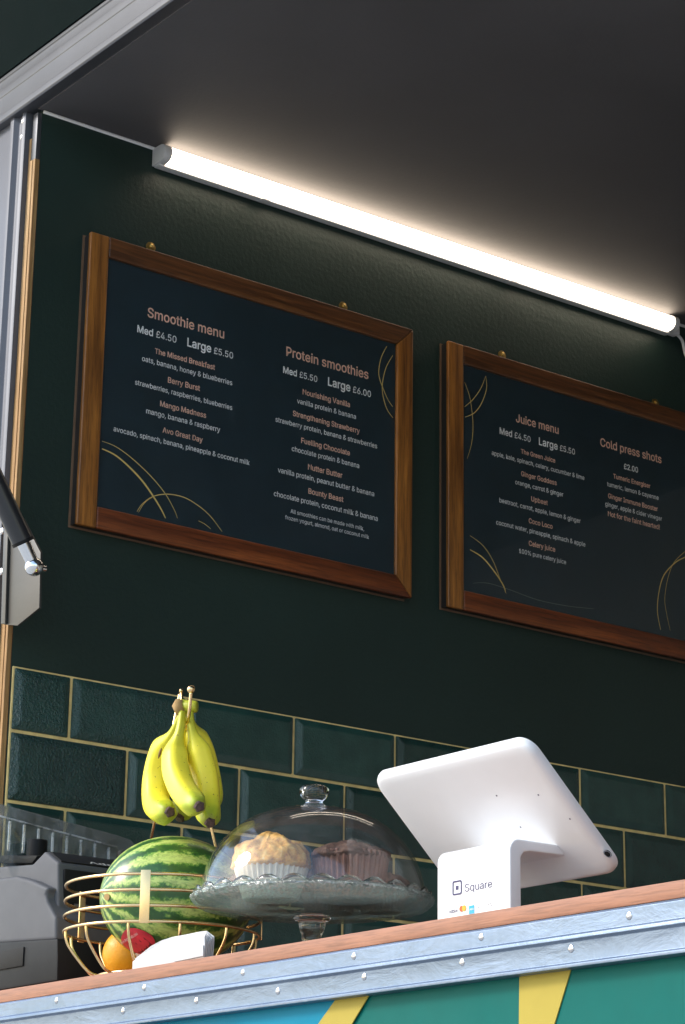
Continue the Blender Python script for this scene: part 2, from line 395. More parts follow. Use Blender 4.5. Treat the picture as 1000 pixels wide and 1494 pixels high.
# tiles: every visible tile is an object, sharing meshes
ZT = -0.0075
MB().box((.0002, -.098, -.62), (.0030, 1.98, ZT)).build('grout', MAT['grout'], ew)
def tile_mesh(w, h, mat='tile'):
    g = .0022; x0, x1 = .0025, .0052; bw_ = .0115; xt = .0095
    y0, y1, z0, z1 = g, w-g, g, h-g; e = .0008
    v = [(x0,y0,z0),(x0,y1,z0),(x0,y1,z1),(x0,y0,z1),
         (x1,y0+e,z0+e),(x1,y1-e,z0+e),(x1,y1-e,z1-e),(x1,y0+e,z1-e),
         (xt,y0+bw_,z0+bw_),(xt,y1-bw_,z0+bw_),(xt,y1-bw_,z1-bw_),(xt,y0+bw_,z1-bw_)]
    f = [(0,1,5,4),(1,2,6,5),(2,3,7,6),(3,0,4,7),(4,5,9,8),(5,6,10,9),(6,7,11,10),(7,4,8,11),(8,9,10,11)]
    me = bpy.data.meshes.new('tile'); me.from_pydata(v, [], f)
    bm = bmesh.new(); bm.from_mesh(me)
    bmesh.ops.recalc_face_normals(bm, faces=bm.faces)
    if sum(f.normal.x for f in bm.faces) < 0: bmesh.ops.reverse_faces(bm, faces=bm.faces)
    es = [e for e in bm.edges if len(e.link_faces) == 2]
    bmesh.ops.bevel(bm, geom=es, offset=.0009, segments=2, affect='EDGES', clamp_overlap=True); bm.to_mesh(me); bm.free()
    me.materials.append(MAT[mat]); return me
TW, TH = .2025, .1025
cache = {}
rows = [(ZT, -TH)] + [(-TH*k, -TH*(k+1)) for k in range(1, 6)]
Y0 = .0105   # first full joint, found from the calibration: joints at n*TW
for r, (zt, zb) in enumerate(rows):
    off = 0 if r % 2 == 0 else TW/2
    ys = [-.098] + [y for y in [off + TW*n for n in range(-1, 12)] if y > -.09] 
    for y0, y1 in zip(ys, ys[1:]):
        mt = 'tile_rippled' if (y1 < .25 and r < 2 and y0 < .0 or (r == 0 and y0 < .01)) else 'tile'
        key = (round(y1-y0, 4), round(zt-zb, 4), mt)
        if y1 - y0 < .03: continue
        if key not in cache: cache[key] = tile_mesh(y1-y0, zt-zb, mt)
        o = link('tile', cache[key], None, ew); o.location = (random.uniform(0, .0006), y0, zb)
        o.rotation_euler = (0, random.uniform(-.004, .004), random.uniform(-.004, .004))

# ------------------------------------------------------------------ hatch frame (jamb, head rail, bracket)
hf = empty('serving_hatch', (-.05, -.11, CZ), 'aluminium surround of the hatch with upright at left and sloping head rail above', 'hatch')
prof = [(-.0225,-.104),(-.0225,-.117),(-.030,-.119),(-.036,-.114),(-.046,-.114),(-.052,-.122),(-.062,-.122),(-.066,-.115),(-.12,-.115),(-.12,-.095),(-.0225,-.095)]
MB().prism([(x, y, -1.36) for x, y in prof], (0, 0, CEIL+1.37)).build('upright', MAT['white_alu'], hf, bevel=.0012)
# head rail: stepped extrusion along X
rz0, rz1 = CEIL+.002, .968
rp = [(-.098,rz0),(-.127,rz0),(-.1295,rz0+.003),(-.1295,rz0+.013),(-.1278,rz0+.0145),(-.1278,rz0+.045),(-.1290,rz0+.0465),(-.1290,rz0+.060),(-.1272,rz0+.0615),(-.1272,rz0+.075),(-.1292,rz0+.077),(-.1292,rz1),(-.098,rz1)]
MB().prism([(-.9, y, z) for y, z in rp], (4.3, 0, 0)).build('head_rail', MAT['alu_rail'], hf, bevel=.0008)
MB().box((-.9, -.1225, rz1+.0005), (3.4, -.06, 1.004)).build('hinge_strip', MAT['van'], hf)
for (u, v) in ((33, 176), (31, 199)):
    p = at(u, v, Y=-.118); MB().disc((p.x, -.116, p.z), (0,-1,0), .0045, .002, 14, .0015).build('screw', MAT['screw'], hf, autos=50)
for (u, v) in ((3, 775), (2, 834)):
    p = at(u, v, Y=-.122); MB().disc((p.x, -.121, p.z), (0,-1,0), .0055, .002, 14, .002).build('screw', MAT['screw'], hf, autos=50)
BY = -.124
pl = [at(15,748,Y=BY), at(33,756,Y=BY), at(59,806,Y=BY), at(57,887,Y=BY), at(25,913,Y=BY), at(5,911,Y=BY)]
br = MB().prism(pl, (0, .004, 0)).build('strut_bracket', MAT['alu'], hf, bevel=.001)
fx = [at(10,745,Y=BY), at(16,748,Y=BY), at(11,911,Y=BY), at(5,911,Y=BY)]
MB().prism([p + Vector((0,-.0045,0)) for p in fx], (0, .0042, 0)).build('bracket_fold', MAT['alu'], hf, bevel=.001)

# gas strut
pb = at(50, 827, Y=-.142)
d = Vector((0, -.235, .37)).normalized()
gs = empty('gas_strut', pb, 'thick black gas strut with a steel ball end on the left bracket', 'gas strut')
MB().tube([pb + d*.040, pb + d*.75], .0155, 24).build('cylinder', MAT['black'], gs, autos=40)
MB().tube([pb + d*.036, pb + d*.041], .0162, 24).build('end_cap', MAT['black_plastic'], gs, autos=40)
MB().tube([pb + d*.006, pb + d*.038], [.0090, .0100], 18).build('neck', MAT['chrome'], gs, autos=40)
MB().sphere(pb, .0135).build('ball_socket', MAT['chrome'], gs, smooth=True)
MB().tube([pb, pb + Vector((0, .018, 0))], .005, 14).build('ball_stud', MAT['chrome'], gs, autos=40)
MB().tube([pb + d*.75, pb + d*1.12], .005, 12).build('piston_rod', MAT['chrome'], gs, autos=40)

# raised hatch lid
lo = Vector((0, -.131, .9685)); ld = Vector((0, -1.0, 1.0)).normalized(); ln = Vector((0, 1.0, 1.0)).normalized()
hl = empty('raised_awning_flap', (1.2, -.135, .97), 'raised dark green hatch lid beyond the head rail', 'flap')
L0, L1 = -.55, 2.7
MB().prism([Vector((L0,0,0))+lo, Vector((L0,0,0))+lo+ld*1.35, Vector((L0,0,0))+lo+ld*1.35+ln*.035, Vector((L0,0,0))+lo+ln*.035], (L1-L0, 0, 0)).build('lid_panel', MAT['van'], hl, bevel=.002)
MB().prism([Vector((L0-.03,0,0))+lo-ln*.012, Vector((L0-.03,0,0))+lo+ld*1.38-ln*.012, Vector((L0-.03,0,0))+lo+ld*1.38+ln*.04, Vector((L0-.03,0,0))+lo+ln*.04], (.029, 0, 0)).build('lid_edge', MAT['alu_rail'], hl, bevel=.002)

# outer skin of the van left of the hatch and below the counter
PZ = -.5555
vp = empty('van_side_panel', (.6, -.15, -1.36), 'painted van side below the counter with cyan, mustard and green shapes', 'van panel')
PY = -.158
MB().box((-1.0, PY, -1.36), (3.4, -.10, PZ+.01)).build('panel', MAT['green'], vp)
def flat(name, pix, mat, k):
    pts = [at(u, v, Y=PY) for u, v in pix]
    MB().prism([p + Vector((0, -.0015*k, 0)) for p in pts], (0, .0012, 0)).build(name, mat, vp)
flat('painted_shape', [(-300,1500),(-300,1760),(440,1760),(505,1449),(505,1430)], MAT['cyan'], 1)
flat('painted_shape', [(508,1430),(550,1430),(545,1447),(517,1494),(350,1770),(310,1770),(468,1494),(500,1449)], MAT['yellow'], 2)
flat('painted_shape', [(760,1400),(840,1395),(836,1411),(811,1494),(775,1610),(759,1494)], MAT['yellow'], 1)
vo = MB().box((-1.0, -.112, -1.36), (-.121, -.08, .88)).build('van_outer_skin', MAT['white_alu']); tag(vo, 'pale metal outer skin of the van left of the hatch', 'van panel')

# ------------------------------------------------------------------ counter
ct = empty('serving_counter', (1.0, CY, CZ), 'wood effect serving counter with riveted metal trim along its front', 'counter')
MB().box((.001, CY, CZ-.0165), (2.6, .32, CZ)).build('counter_top', MAT['counter'], ct, bevel=.0012)
tz = CZ-.0170; tb = -.5555
th = tz - tb
tp = [(CY+.012, tz),(CY-.0010, tz),(CY-.0030, tz-.0025),(CY-.0022, tz-th*.36),(CY-.0050, tz-th*.40),(CY-.0056, tz-th*.47),(CY-.0028, tz-th*.52),(CY-.0020, tz-th*.90),(CY-.0045, tz-th*.94),(CY-.0045, tb),(CY+.012, tb)]
MB().prism([(-1.0, y, z) for y, z in tp], (3.9, 0, 0)).build('metal_trim', MAT['trim'], ct, bevel=.0005)
riv = [(516,1395),(702,1367),(918,1336),(531,1425),(674,1404),(833,1384),(210,1441),(354,1419),(286,1460),(179,1475),(82,1460),(405,1446)]
for (u, v) in riv:
    p = at(u, v, Y=CY-.003)
    MB().disc((p.x, CY-.0022, p.z), (0,-1,0), .0042, .0006, 16, .0014).build('rivet', MAT['screw'], ct, autos=60)

# ------------------------------------------------------------------ tube light
tl = empty('tube_light', (0, .66, CEIL), 'glowing white strip light fixed where the ceiling meets the dark green wall', 'strip light')
ly0, ly1 = .106, 1.250; lz0, lz1 = .8510, .880
MB().box((.002, ly0+.001, lz0-.0028), (.0170, ly1-.001, lz0-.0004)).build('mounting_channel', MAT['lampbody'], tl, bevel=.001)
MB().box((.001, ly0, lz0), (.016, ly1, lz1)).build('housing', MAT['lampbody'], tl, bevel=.0015)
n = 12; sec = []
for i in range(n+1):
    t = -math.pi/2 + math.pi*i/n; sec.append((.0165 + .021*max(0, math.cos(t))**.6, (lz0+lz1)/2 + (lz1-lz0)/2*.94*math.sin(t)))
MB().prism([(x, ly0+.012, z) for x, z in sec], (0, ly1-ly0-.02, 0)).build('diffuser', MAT['lit'], tl, autos=40)
for ya, yb in ((ly0-.003, ly0+.0115), (ly1-.0075, ly1+.004)):
    ec = [(.001, lz0-.0008), (.0165, lz0-.0008)] + [(.0165+.0225*max(0, math.cos(-math.pi/2+math.pi*i/n))**.6, (lz0+lz1)/2+(lz1-lz0)/2*1.03*math.sin(-math.pi/2+math.pi*i/n)) for i in range(1, n)] + [(.0165, lz1+.0005), (.001, lz1+.0005)]
    MB().prism([(x, ya, z) for x, z in ec], (0, yb-ya, 0)).build('end_cap', MAT['lampbody'], tl, bevel=.0008)
for u in (385, 735):
    p = at(u, 290 if u == 385 else 452, X=.012); yy = p.y if u == 385 else .86
    MB().box((.004, yy-.008, lz0-.004), (.020, yy+.008, lz0-.0001)).build('clip', MAT['lampbody'], tl, bevel=.0008)
MB().box((.004, ly1+.0042, .85), (.022, ly1+.020, .868)).build('plug', MAT['lampbody'], tl, bevel=.002)
MB().tube(smoothpath([(.012, ly1+.018, .856), (.012, ly1+.035, .845), (.010, ly1+.045, .82), (.006, ly1+.06, .815), (.005, ly1+.10, .84), (.004, ly1+.2, .86)]), .003, 8).build('cable', MAT['lampbody'], tl, smooth=True)

# ------------------------------------------------------------------ menu boards
CONTENT = [
 (0,'H','Smoothie menu',.0970,.2427,.5837),(0,'P','Med £4.50',.0794,.1523,.5535),(0,'P','Large £5.50',.1729,.2610,.5535),
 (0,'T','The Missed Breakfast',.1131,.2269,.5262),(0,'D','oats, banana, honey & blueberries',.0903,.2609,.5082),
 (0,'T','Berry Burst',.1394,.1998,.4840),(0,'D','strawberries, raspberries, blueberries',.0795,.2623,.4664),
 (0,'T','Mango Madness',.1267,.2131,.4418),(0,'D','mango, banana & raspberry',.1018,.2404,.4242),
 (0,'T','Avo Great Day',.1331,.2081,.3998),(0,'D','avocado, spinach, banana, pineapple & coconut milk',.0447,.2990,.3820),
 (0,'H','Protein smoothies',.3655,.5354,.5850),(0,'P','Med £5.50',.3601,.4293,.5540),(0,'P','Large £6.00',.4513,.5410,.5540),
 (0,'T','Nourishing Vanilla',.4002,.4974,.5262),(0,'D','vanilla protein & banana',.3894,.5101,.5083),
 (0,'T','Strengthening Strawberry',.3813,.5186,.4847),(0,'D','strawberry protein, banana & strawberries',.3473,.5552,.4668),
 (0,'T','Fuelling Chocolate',.3993,.4987,.4420),(0,'D','chocolate protein & banana',.3808,.5182,.4243),
 (0,'T','Nutter Butter',.4139,.4838,.3998),(0,'D','vanilla protein, peanut butter & banana',.3544,.5501,.3822),
 (0,'T','Bounty Beast',.4157,.4866,.3592),(0,'D','chocolate protein, coconut milk & banana',.3475,.5579,.3410),
 (0,'S','All smoothies can be made with milk,',.3810,.5300,.3190),(0,'S','frozen yogurt, almond, oat or coconut milk',.3707,.5404,.3068),
 (1,'H','Juice menu',.8627,.9632,.5845),(1,'P','Med £4.50',.8249,.8963,.5539),(1,'P','Large £5.50',.9159,1.0016,.5539),
 (1,'T','The Green Juice',.8736,.9540,.5285),(1,'D','apple, kale, spinach, celery, cucumber & lime',.8065,1.0233,.5112),
 (1,'T','Ginger Goddess',.8736,.9568,.4872),(1,'D','orange, carrot & ginger',.8598,.9722,.4692),
 (1,'T','Upbeet',.8966,.9351,.4458),(1,'D','beetroot, carrot, apple, lemon & ginger',.8233,1.0125,.4285),
 (1,'T','Coco Loco',.8903,.9455,.4047),(1,'D','coconut water, pineapple, spinach & apple',.8157,1.0228,.3872),
 (1,'T','Celery juice',.8898,.9511,.3638),(1,'D','100% pure celery juice',.8675,.9763,.3460),
 (1,'H','Cold press shots',1.0640,1.2172,.5846),(1,'P','£2.00',1.1216,1.1568,.5536),
 (1,'T','Tumeric Energiser',1.0947,1.1870,.5300),(1,'D','tumeric, lemon & cayenne',1.0790,1.2070,.5118),
 (1,'T','Ginger Immune Booster',1.0808,1.2043,.4897),(1,'D','ginger, apple & cider vinegar',1.0732,1.2144,.4733),
 (1,'T','Not for the faint hearted!',1.0793,1.2081,.4556)]
def text_mesh(body, bold=0.0, shear=0.0, extrude=0.0, spacing=1.0):
    cu = bpy.data.curves.new('t', 'FONT'); cu.body = body; cu.size = 1
    if SANS: cu.font = SANS
    cu.offset = bold*.8; cu.shear = shear; cu.extrude = extrude; cu.resolution_u = 2
    cu.space_character = spacing
    ob = bpy.data.objects.new('t', cu); COL.objects.link(ob)
    dg = bpy.context.evaluated_depsgraph_get(); me = bpy.data.meshes.new_from_object(ob.evaluated_get(dg))
    bpy.data.objects.remove(ob); bpy.data.curves.remove(cu); return me
try:      # Blender's own bundled sans face; the default face if it is not there
    import os
    SANS = bpy.data.fonts.load(os.path.join(bpy.utils.system_resource('DATAFILES'), 'fonts', 'Inter.woff2'))
except Exception: SANS = None
CAP = .727      # cap height of the built-in face at size 1
def letter(body, mat, parent, place, width, cap, bold=0, shear=0, name='lettering'):
    me = text_mesh(body, bold, shear); xs = [v.co.x for v in me.vertices]; x0, x1 = min(xs), max(xs)
    sx = width/(x1-x0); sy = cap/CAP if cap else sx*1.08; og = origin(parent)
    for v in me.vertices: v.co = Vector(place((v.co.x-x0)*sx, v.co.y*sy)) - og
    me.name = name; return link(name, me, mat, parent)
def ribbon(name, pts, w, mat, parent, x):
    p = smoothpath([(0, a, b) for a, b in pts], 6); v = []; f = []
    for i, q in enumerate(p):
        t = (p[min(i+1, len(p)-1)] - p[max(i-1, 0)]).normalized(); nn = Vector((0, -t.z, t.y))
        ww = w*(.6+.4*math.sin(math.pi*i/(len(p)-1)))
        v += [Vector((x, q.y, q.z)) + nn*ww/2, Vector((x, q.y, q.z)) - nn*ww/2]
    f = [(2*i, 2*i+1, 2*i+3, 2*i+2) for i in range(len(p)-1)]
    return mesh(name, v, f, mat, parent)
XF = .0205
def menu_board(y0, y1, z0, z1, label, hooks, idx):
    t = empty('menu_board', (0, (y0+y1)/2, z0), label, 'menu board', 'framed menu boards on the end wall')
    b = .034; g = .0004
    MB().box((.0012, y0+.0015, z0+.002), (.0145, y1-.0015, z1-.002)).build('backing_box', MAT['backing'], t)
    MB().box((.0004, y0-.0022, z0-.0012), (.0016, y1+.0005, z1+.0005)).build('back_edge', MAT['edge_gold'], t, bevel=.0004)
    # left upright runs the whole height, the other corners are mitred
    def bar(poly, mat, bev=.0022):
        return MB().prism([(.0150, y, z) for y, z in poly], (XF-.0150+.002, 0, 0)).build('frame_bar', mat, t, bevel=bev, seg=3)
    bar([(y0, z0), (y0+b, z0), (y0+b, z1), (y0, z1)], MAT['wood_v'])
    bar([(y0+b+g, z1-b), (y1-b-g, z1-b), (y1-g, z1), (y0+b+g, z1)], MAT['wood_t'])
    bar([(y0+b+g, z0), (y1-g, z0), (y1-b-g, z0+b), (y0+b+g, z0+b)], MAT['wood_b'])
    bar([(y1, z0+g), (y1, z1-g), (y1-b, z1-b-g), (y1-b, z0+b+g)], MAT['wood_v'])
    po = MB().box((.0150, y0+b-.001, z0+b-.001), (.0160, y1-b+.001, z1-b+.001)).build('poster', MAT['poster'], t)
    MB().box((.0172, y0+b+.0002, z0+b+.0002), (.0186, y1-b-.0002, z1-b-.0002)).build('glass_pane', MAT['picture_glass'], t)
    for (u, v) in hooks:
        p = at(u, v, X=.006)
        h = MB(); h.disc((.0030, p.y, p.z), (1,0,0), .0088, .0016, 20); h.build('hanging_plate', MAT['brass'], t, bevel=.0003)
        MB().disc((.0047, p.y+.001, p.z+.002), (1,0,0), .0036, .0012, 14, .0015).build('screw', MAT['brass'], t, autos=50)
        MB().box((.0030, p.y-.004, z1-.006), (.0046, p.y+.004, p.z-.005)).build('hook_strap', MAT['brass'], t)
    H = {'H': (.0133, .013, 'ink_pink'), 'P': (.0108, .012, 'ink_white'), 'T': (.0087, .014, 'ink_pink'), 'D': (.0086, .003, 'ink_white'), 'S': (.0070, .0, 'ink_white')}
    for (bi, cl, s, ya, yb, z) in CONTENT:
        if bi != idx: continue
        cap, bold, mk = H[cl]; cap = 0
        if cl == 'P':  # the word is bold, the price is lighter
            word, _, price = s.rpartition(' ')
            if word:
                fr = .58 if word == 'Large' else .45; wy = (yb-ya)
                letter(word, MAT[mk], po, lambda x, y, o=ya, zz=z: (.0163, o+x, zz+y), wy*(.52 if word == 'Large' else .40), cap, .018)
                letter(price, MAT[mk], po, lambda x, y, o=ya+wy*fr+wy*(.03 if word=='Med' else 0), zz=z: (.0163, o+x, zz+y), wy*(1-fr-(.03 if word=='Med' else 0)), cap, .003)
            else: letter(s, MAT[mk], po, lambda x, y, o=ya, zz=z: (.0163, o+x, zz+y), yb-ya, cap, .012)
        else:
            letter(s, MAT[mk], po, lambda x, y, o=ya, zz=z: (.0163, o+x, zz+y), yb-ya, cap, bold)
    return t, po
Z5 = (3.3333,100,600); Z4 = (3.3333,360,430); Z7 = (2.7778,640,480); Z8 = (2.7778,640,740)
def onp(zz, pts): 
    r = []
    for x, y in pts:
        p = at(x/zz[0]+zz[1], y/zz[0]+zz[2], X=.0162); r.append((p.y, p.z))
    return r
b1, p1 = menu_board(-.0155, .6265, .2205, .6955, 'wood framed smoothie menu board on the dark green wall, left of the juice menu', [(221, 360), (502, 447)], 0)
b2, p2 = menu_board(.7045, 1.3480, .2205, .6955, 'wood framed juice menu board cut off by the right edge of the photo', [(734, 518), (958, 588)], 1)
for pts, w, m in (([(163,145),(230,172),(310,230),(400,315),(470,400),(515,480),(530,520)], .0013, 'ink_gold'),
    ([(163,182),(230,215),(300,275),(360,340),(410,410),(450,475),(472,520)], .0030, 'ink_gold'),
    ([(333,488),(360,450),(410,415),(480,403),(560,418),(630,458),(690,510),(747,585)], .0014, 'ink_gold'),
    ([(341,492),(360,458),(385,432),(412,416)], .0010, 'ink_gold'), ([(632,533),(662,548),(692,572)], .0010, 'ink_gold')):
    ribbon('arc_line', onp(Z5, pts), w, MAT[m], p1, .01625)
for pts in ([(682,250),(655,305),(643,370),(648,410),(662,450),(685,505),(711,545)], [(711,295),(680,350),(664,410),(660,460),(668,510),(685,560),(712,598)]):
    ribbon('arc_line', onp(Z4, pts), .0016, MAT['ink_gold'], p1, .01625)
for pts, w, m in (([(192,190),(172,240),(140,285),(106,315)], .0012, 'ink_gold'), ([(192,190),(195,240),(175,300),(145,340),(108,357)], .0014, 'ink_gold'),
    ([(106,215),(128,280),(140,380),(135,460),(117,525)], .0011, 'ink_gold')):
    ribbon('arc_line', onp(Z7, pts), w, MAT[m], p2, .01625)
for pts, w, m in (([(128,115),(180,155),(220,215),(250,290),(275,350)], .0012, 'ink_gold'), ([(128,172),(180,205),(230,265),(265,320),(272,346)], .0026, 'ink_gold'),
    ([(140,308),(200,308),(290,335),(400,375),(520,400),(630,412)], .0010, 'ink_pale'), ([(1040,185),(1000,203),(960,225),(915,275),(895,340),(888,420),(901,497)], .0022, 'ink_gold'),
    ([(1040,150),(1000,180),(955,225),(930,290),(918,370),(925,430),(940,500)], .0010, 'ink_gold')):
    ribbon('arc_line', onp(Z8, pts), w, MAT[m], p2, .01625)

# ------------------------------------------------------------------ blender / juicing machine
MY = -.122
jm = empty('juicing_machine', at(40, 1400, Y=MY) * 1, 'grey and black juicing machine at the left end of the counter', 'machine')
jm.location = (.08, MY, CZ)
z3 = lambda x, y, Y: at(x/3.846, y/3.846+1160, Y=Y)
up = [z3(0,700,MY), z3(0,392,MY), z3(180,390,MY), z3(250,316,MY), z3(325,380,MY), z3(330,700,MY)]
up[0].x = up[1].x = .012; up[0].z = up[-1].z = z3(0, 820, MY).z
MB().prism(up, (0, .235, 0)).build('upper_body', MAT['grey_plastic'], jm, bevel=.004, seg=3)
# slanted dark lettering strip over the right shoulder, and black cap behind the peak
pk, sh = z3(250,316,MY), z3(325,380,MY)
nn = Vector(((pk-sh).z, 0, -(pk-sh).x)).normalized(); nn = nn if nn.x > 0 else -nn
st = [pk + nn*.0006 + (sh-pk)*.12 + Vector((0,.006,0)), sh + nn*.0006 - (sh-pk)*.06 + Vector((0,.006,0))]
MB().prism([st[0], st[1], st[1]+nn*.0016, st[0]+nn*.0016], (0, .223, 0)).build('name_strip', MAT['dark_plastic'], jm, bevel=.0004)
e1 = (st[0]-st[1]).normalized(); o0 = st[1] + nn*.0022 + e1*.003; Ya = z3(440,370,MY)
letter('Adexa', MAT['silver_print'], jm, lambda x, y: o0 + Vector((0, .046 + x, 0)) + e1*y, .062, .0105, .02)
MB().prism([z3(0,385,MY+.008), z3(178,385,MY+.008), z3(212,338,MY+.008), z3(0,338,MY+.008)], (0, .2, 0)).build('top_cap', MAT['black_plastic'], jm, bevel=.003)
# recessed control face (faces +X)
xs_ = z3(328, 500, MY).x
zt_, zb_ = z3(335,410,MY).z, z3(328,690,MY).z
MB().box((xs_-.004, MY+.008, zb_), (xs_+.0015, MY+.21, zt_)).build('control_recess', MAT['black_plastic'], jm, bevel=.002)
for k, (yy, zz) in enumerate(((.018, .62), (.018, .25))):
    MB().box((xs_+.0016, MY+.014, zb_+(zt_-zb_)*zz), (xs_+.003, MY+.024, zb_+(zt_-zb_)*(zz+.12))).build('switch', MAT['dark_plastic'], jm, bevel=.0006)
dc = Vector((xs_+.0016, MY+.085, zb_+(zt_-zb_)*.62))
MB().disc(dc, (1,0,0), .021, .004, 28).build('dial_ring', MAT['red'], jm, bevel=.001)
MB().disc(dc+Vector((.0042,0,0)), (1,0,0), .0165, .010, 28).build('dial', MAT['black_plastic'], jm, bevel=.002)
# lower body, bulging forward
LY = MY-.014
lowp = [(0,455),(90,455),(180,480),(268,522),(252,560),(262,600),(285,640),(312,690),(312,812),(0,815)]
lp = [z3(x, y, LY) for x, y in lowp]; lp[0].x = lp[-1].x = .012
MB().prism(lp, (0, .225, 0)).build('lower_body', MAT['grey_plastic'], jm, bevel=.005, seg=3)
bp = [z3(x, y, LY) for x, y in ((0,808),(320,806),(322,900),(318,1060),(0,1075))]; bp[0].x = bp[-1].x = .012
bp[-1].z = bp[-2].z = CZ+.008
MB().prism(bp, (0, .228, 0)).build('base', MAT['dark_plastic'], jm, bevel=.004)
q0, q1 = z3(-10,880,LY-.001), z3(130,960,LY-.001)
MB().box((.016, LY-.0022, q1.z), (q1.x, LY+.002, q0.z)).build('vent_slot', MAT['black_plastic'], jm, bevel=.001)
for xx, yy in ((z3(255,1050,LY).x, LY+.02), (.03, LY+.02), (z3(255,1050,LY).x, LY+.20), (.03, LY+.20)):
    MB().disc((xx, yy, CZ), (0,0,1), .009, .0085, 18).build('foot', MAT['grey_plastic'], jm, bevel=.001)
for u, r, h in ((205, .0145, .030), (495, .010, .024)):
    p = z3(u, 335, MY+.03 if u == 205 else MY+.12)
    zb = up[2].z if u == 205 else up[3].z - .012
    MB().disc((p.x if u == 205 else xs_-.03, p.y, zb), (0,0,1), r, h + (.012 if u == 205 else 0), 20).build('knob', MAT['black_plastic'], jm, bevel=.002)

# clear ribbed box behind / on the machine
cb = empty('clear_box', (.07, MY+.02, up[3].z+.001), 'clear ribbed plastic box lying on top of the grey machine', 'plastic box')
Xc = .062
ca = [at(-20,1168,X=Xc), at(170,1219,X=Xc), at(190,1226,X=Xc), at(203,1240,X=Xc), at(205,1262,X=Xc), at(205,1275,X=Xc), at(-20,1262,X=Xc)]
rim = [at(-20,1168,X=Xc), at(170,1219,X=Xc), at(190,1226,X=Xc), at(203,1240,X=Xc)]
def shell(poly, dx, wall=.0016):
    mb = MB(); n = len(poly)
    mb.prism(poly, (wall, 0, 0)); mb.prism([p - Vector((dx, 0, 0)) for p in poly], (wall, 0, 0))
    for a, b in ((0,1),(1,2),(2,3),(3,4)):
        A, B = poly[a]-Vector((dx-wall,0,0)), poly[b]-Vector((dx-wall,0,0))
        mb.prism([A, B, B-Vector((0,0,wall)), A-Vector((0,0,wall))], (dx-wall, 0, 0))
    return mb
shell(ca, .055).build('box_shell', MAT['clear'], cb)
rm = [p - Vector((0,0,.0185)) for p in rim[:2]]
MB().prism([rm[0]+Vector((.0018,0,0)), rm[1]+Vector((.0018,0,0)), rm[1]+Vector((.0018,0,.0022)), rm[0]+Vector((.0018,0,.0022))], (.003, 0, 0)).build('moulded_step', MAT['rib'], cb, bevel=.0005)
A1, A2 = rim[0], rim[1]
for k in range(9):
    t = (k+.6)/9.2; p = A1 + (A2-A1)*t
    MB().box((Xc+.0018, p.y-.0016, p.z-.066+.02*t), (Xc+.0050, p.y+.0016, p.z-.0205)).build('rib', MAT['rib'], cb, bevel=.0008)

# ------------------------------------------------------------------ fruit basket with banana hook
BC = Vector((.392, -.078, CZ)); RR = .1245
fb = empty('fruit_basket', BC, 'gold wire fruit basket with a banana hook, near the left end of the counter', 'fruit basket')
def ring(z, r, w=.0021, n=72): return MB().tube([BC + Vector((r*math.cos(2*math.pi*i/n), r*math.sin(2*math.pi*i/n), z)) for i in range(n)], w, 8, closed=True)
zr = [.116, .0965, .077, .0575]
for z in zr: ring(z, RR).build('wire_ring', MAT['gold'], fb, smooth=True)
ring(.0025, .080, .0020).build('base_ring', MAT['gold'], fb, smooth=True)
for k in range(4):
    a = math.pi*k/4+.2; v_ = Vector((math.cos(a), math.sin(a), 0))*.080
    MB().tube([BC+v_+Vector((0,0,.0022)), BC-v_+Vector((0,0,.0022))], .0012, 6).build('base_wire', MAT['gold'], fb, smooth=True)
for k in range(12):
    a = 2*math.pi*(k+.25)/12; c_ = Vector((math.cos(a), math.sin(a), 0))
    MB().tube(smoothpath([BC+c_*(RR-.001)+Vector((0,0,zr[-1]+.001)), BC+c_*(RR*.97)+Vector((0,0,.042)), BC+c_*.108+Vector((0,0,.024)), BC+c_*.092+Vector((0,0,.007)), BC+c_*.080+Vector((0,0,.0022))], 5), .0019, 8).build('upright_wire', MAT['gold'], fb, smooth=True)
for (u, v) in ((212, 1310), (122, 1335), (385, 1380)):
    # flat clips riveted across the four rings
    best = None
    for i in range(720):
        a = 2*math.pi*i/720; p = BC + Vector((math.cos(a)*RR, math.sin(a)*RR, .087))
        q = Matrix(CR) @ (p - CP); U = 500 - FPX*q.x/q.z; V = 747 + FPX*q.y/q.z
        dd = abs(U-u) + .6*abs(V-v)
        if best is None or dd < best[0]: best = (dd, a)
    a = best[1]; c_ = Vector((math.cos(a), math.sin(a), 0)); t_ = Vector((-math.sin(a), math.cos(a), 0)); w_ = .0062
    P = BC + c_*(RR+.0020)
    MB().prism([P - t_*w_ + Vector((0,0,zr[-1]-.003)), P + t_*w_ + Vector((0,0,zr[-1]-.003)), P + t_*w_ + Vector((0,0,zr[0]+.004)), P - t_*w_ + Vector((0,0,zr[0]+.004))], c_*.0014).build('flat_clip', MAT['gold'], fb, bevel=.0005)
# A shaped post and hook
ap = at(263, 1012, Y=-.045)
la = at(219, 1232, Y=.018); lb = at(314, 1232, Y=.018)
def down(p): # carry the leg down to the rear of the top ring
    dirn = (p - ap).normalized(); q = p.copy()
    for _ in range(400):
        q = q + dirn*.0005
        if q.z < CZ+zr[0]: break
    return q
for l_ in (la, lb):
    MB().tube([ap, l_, down(l_)], .0021, 10).build('post_wire', MAT['gold'], fb, smooth=True)
k0 = at(265, 1007, Y=-.052); k1 = at(262, 1045, Y=-.055)
MB().tube([ap, k0], .0024, 10).build('post_top', MAT['gold'], fb, smooth=True)
hk = [at(265,1006,Y=-.047), at(266,1040,Y=-.055), at(270,1062,Y=-.075), at(272,1062,Y=-.098), at(276,1042,Y=-.115), at(279,1010,Y=-.120)]
MB().tube(smoothpath(hk, 8), .0022, 10).build('hook', MAT['gold'], fb, smooth=True)
MB().sphere(at(279,1006,Y=-.120), .0052).build('hook_ball', MAT['gold'], fb, smooth=True)

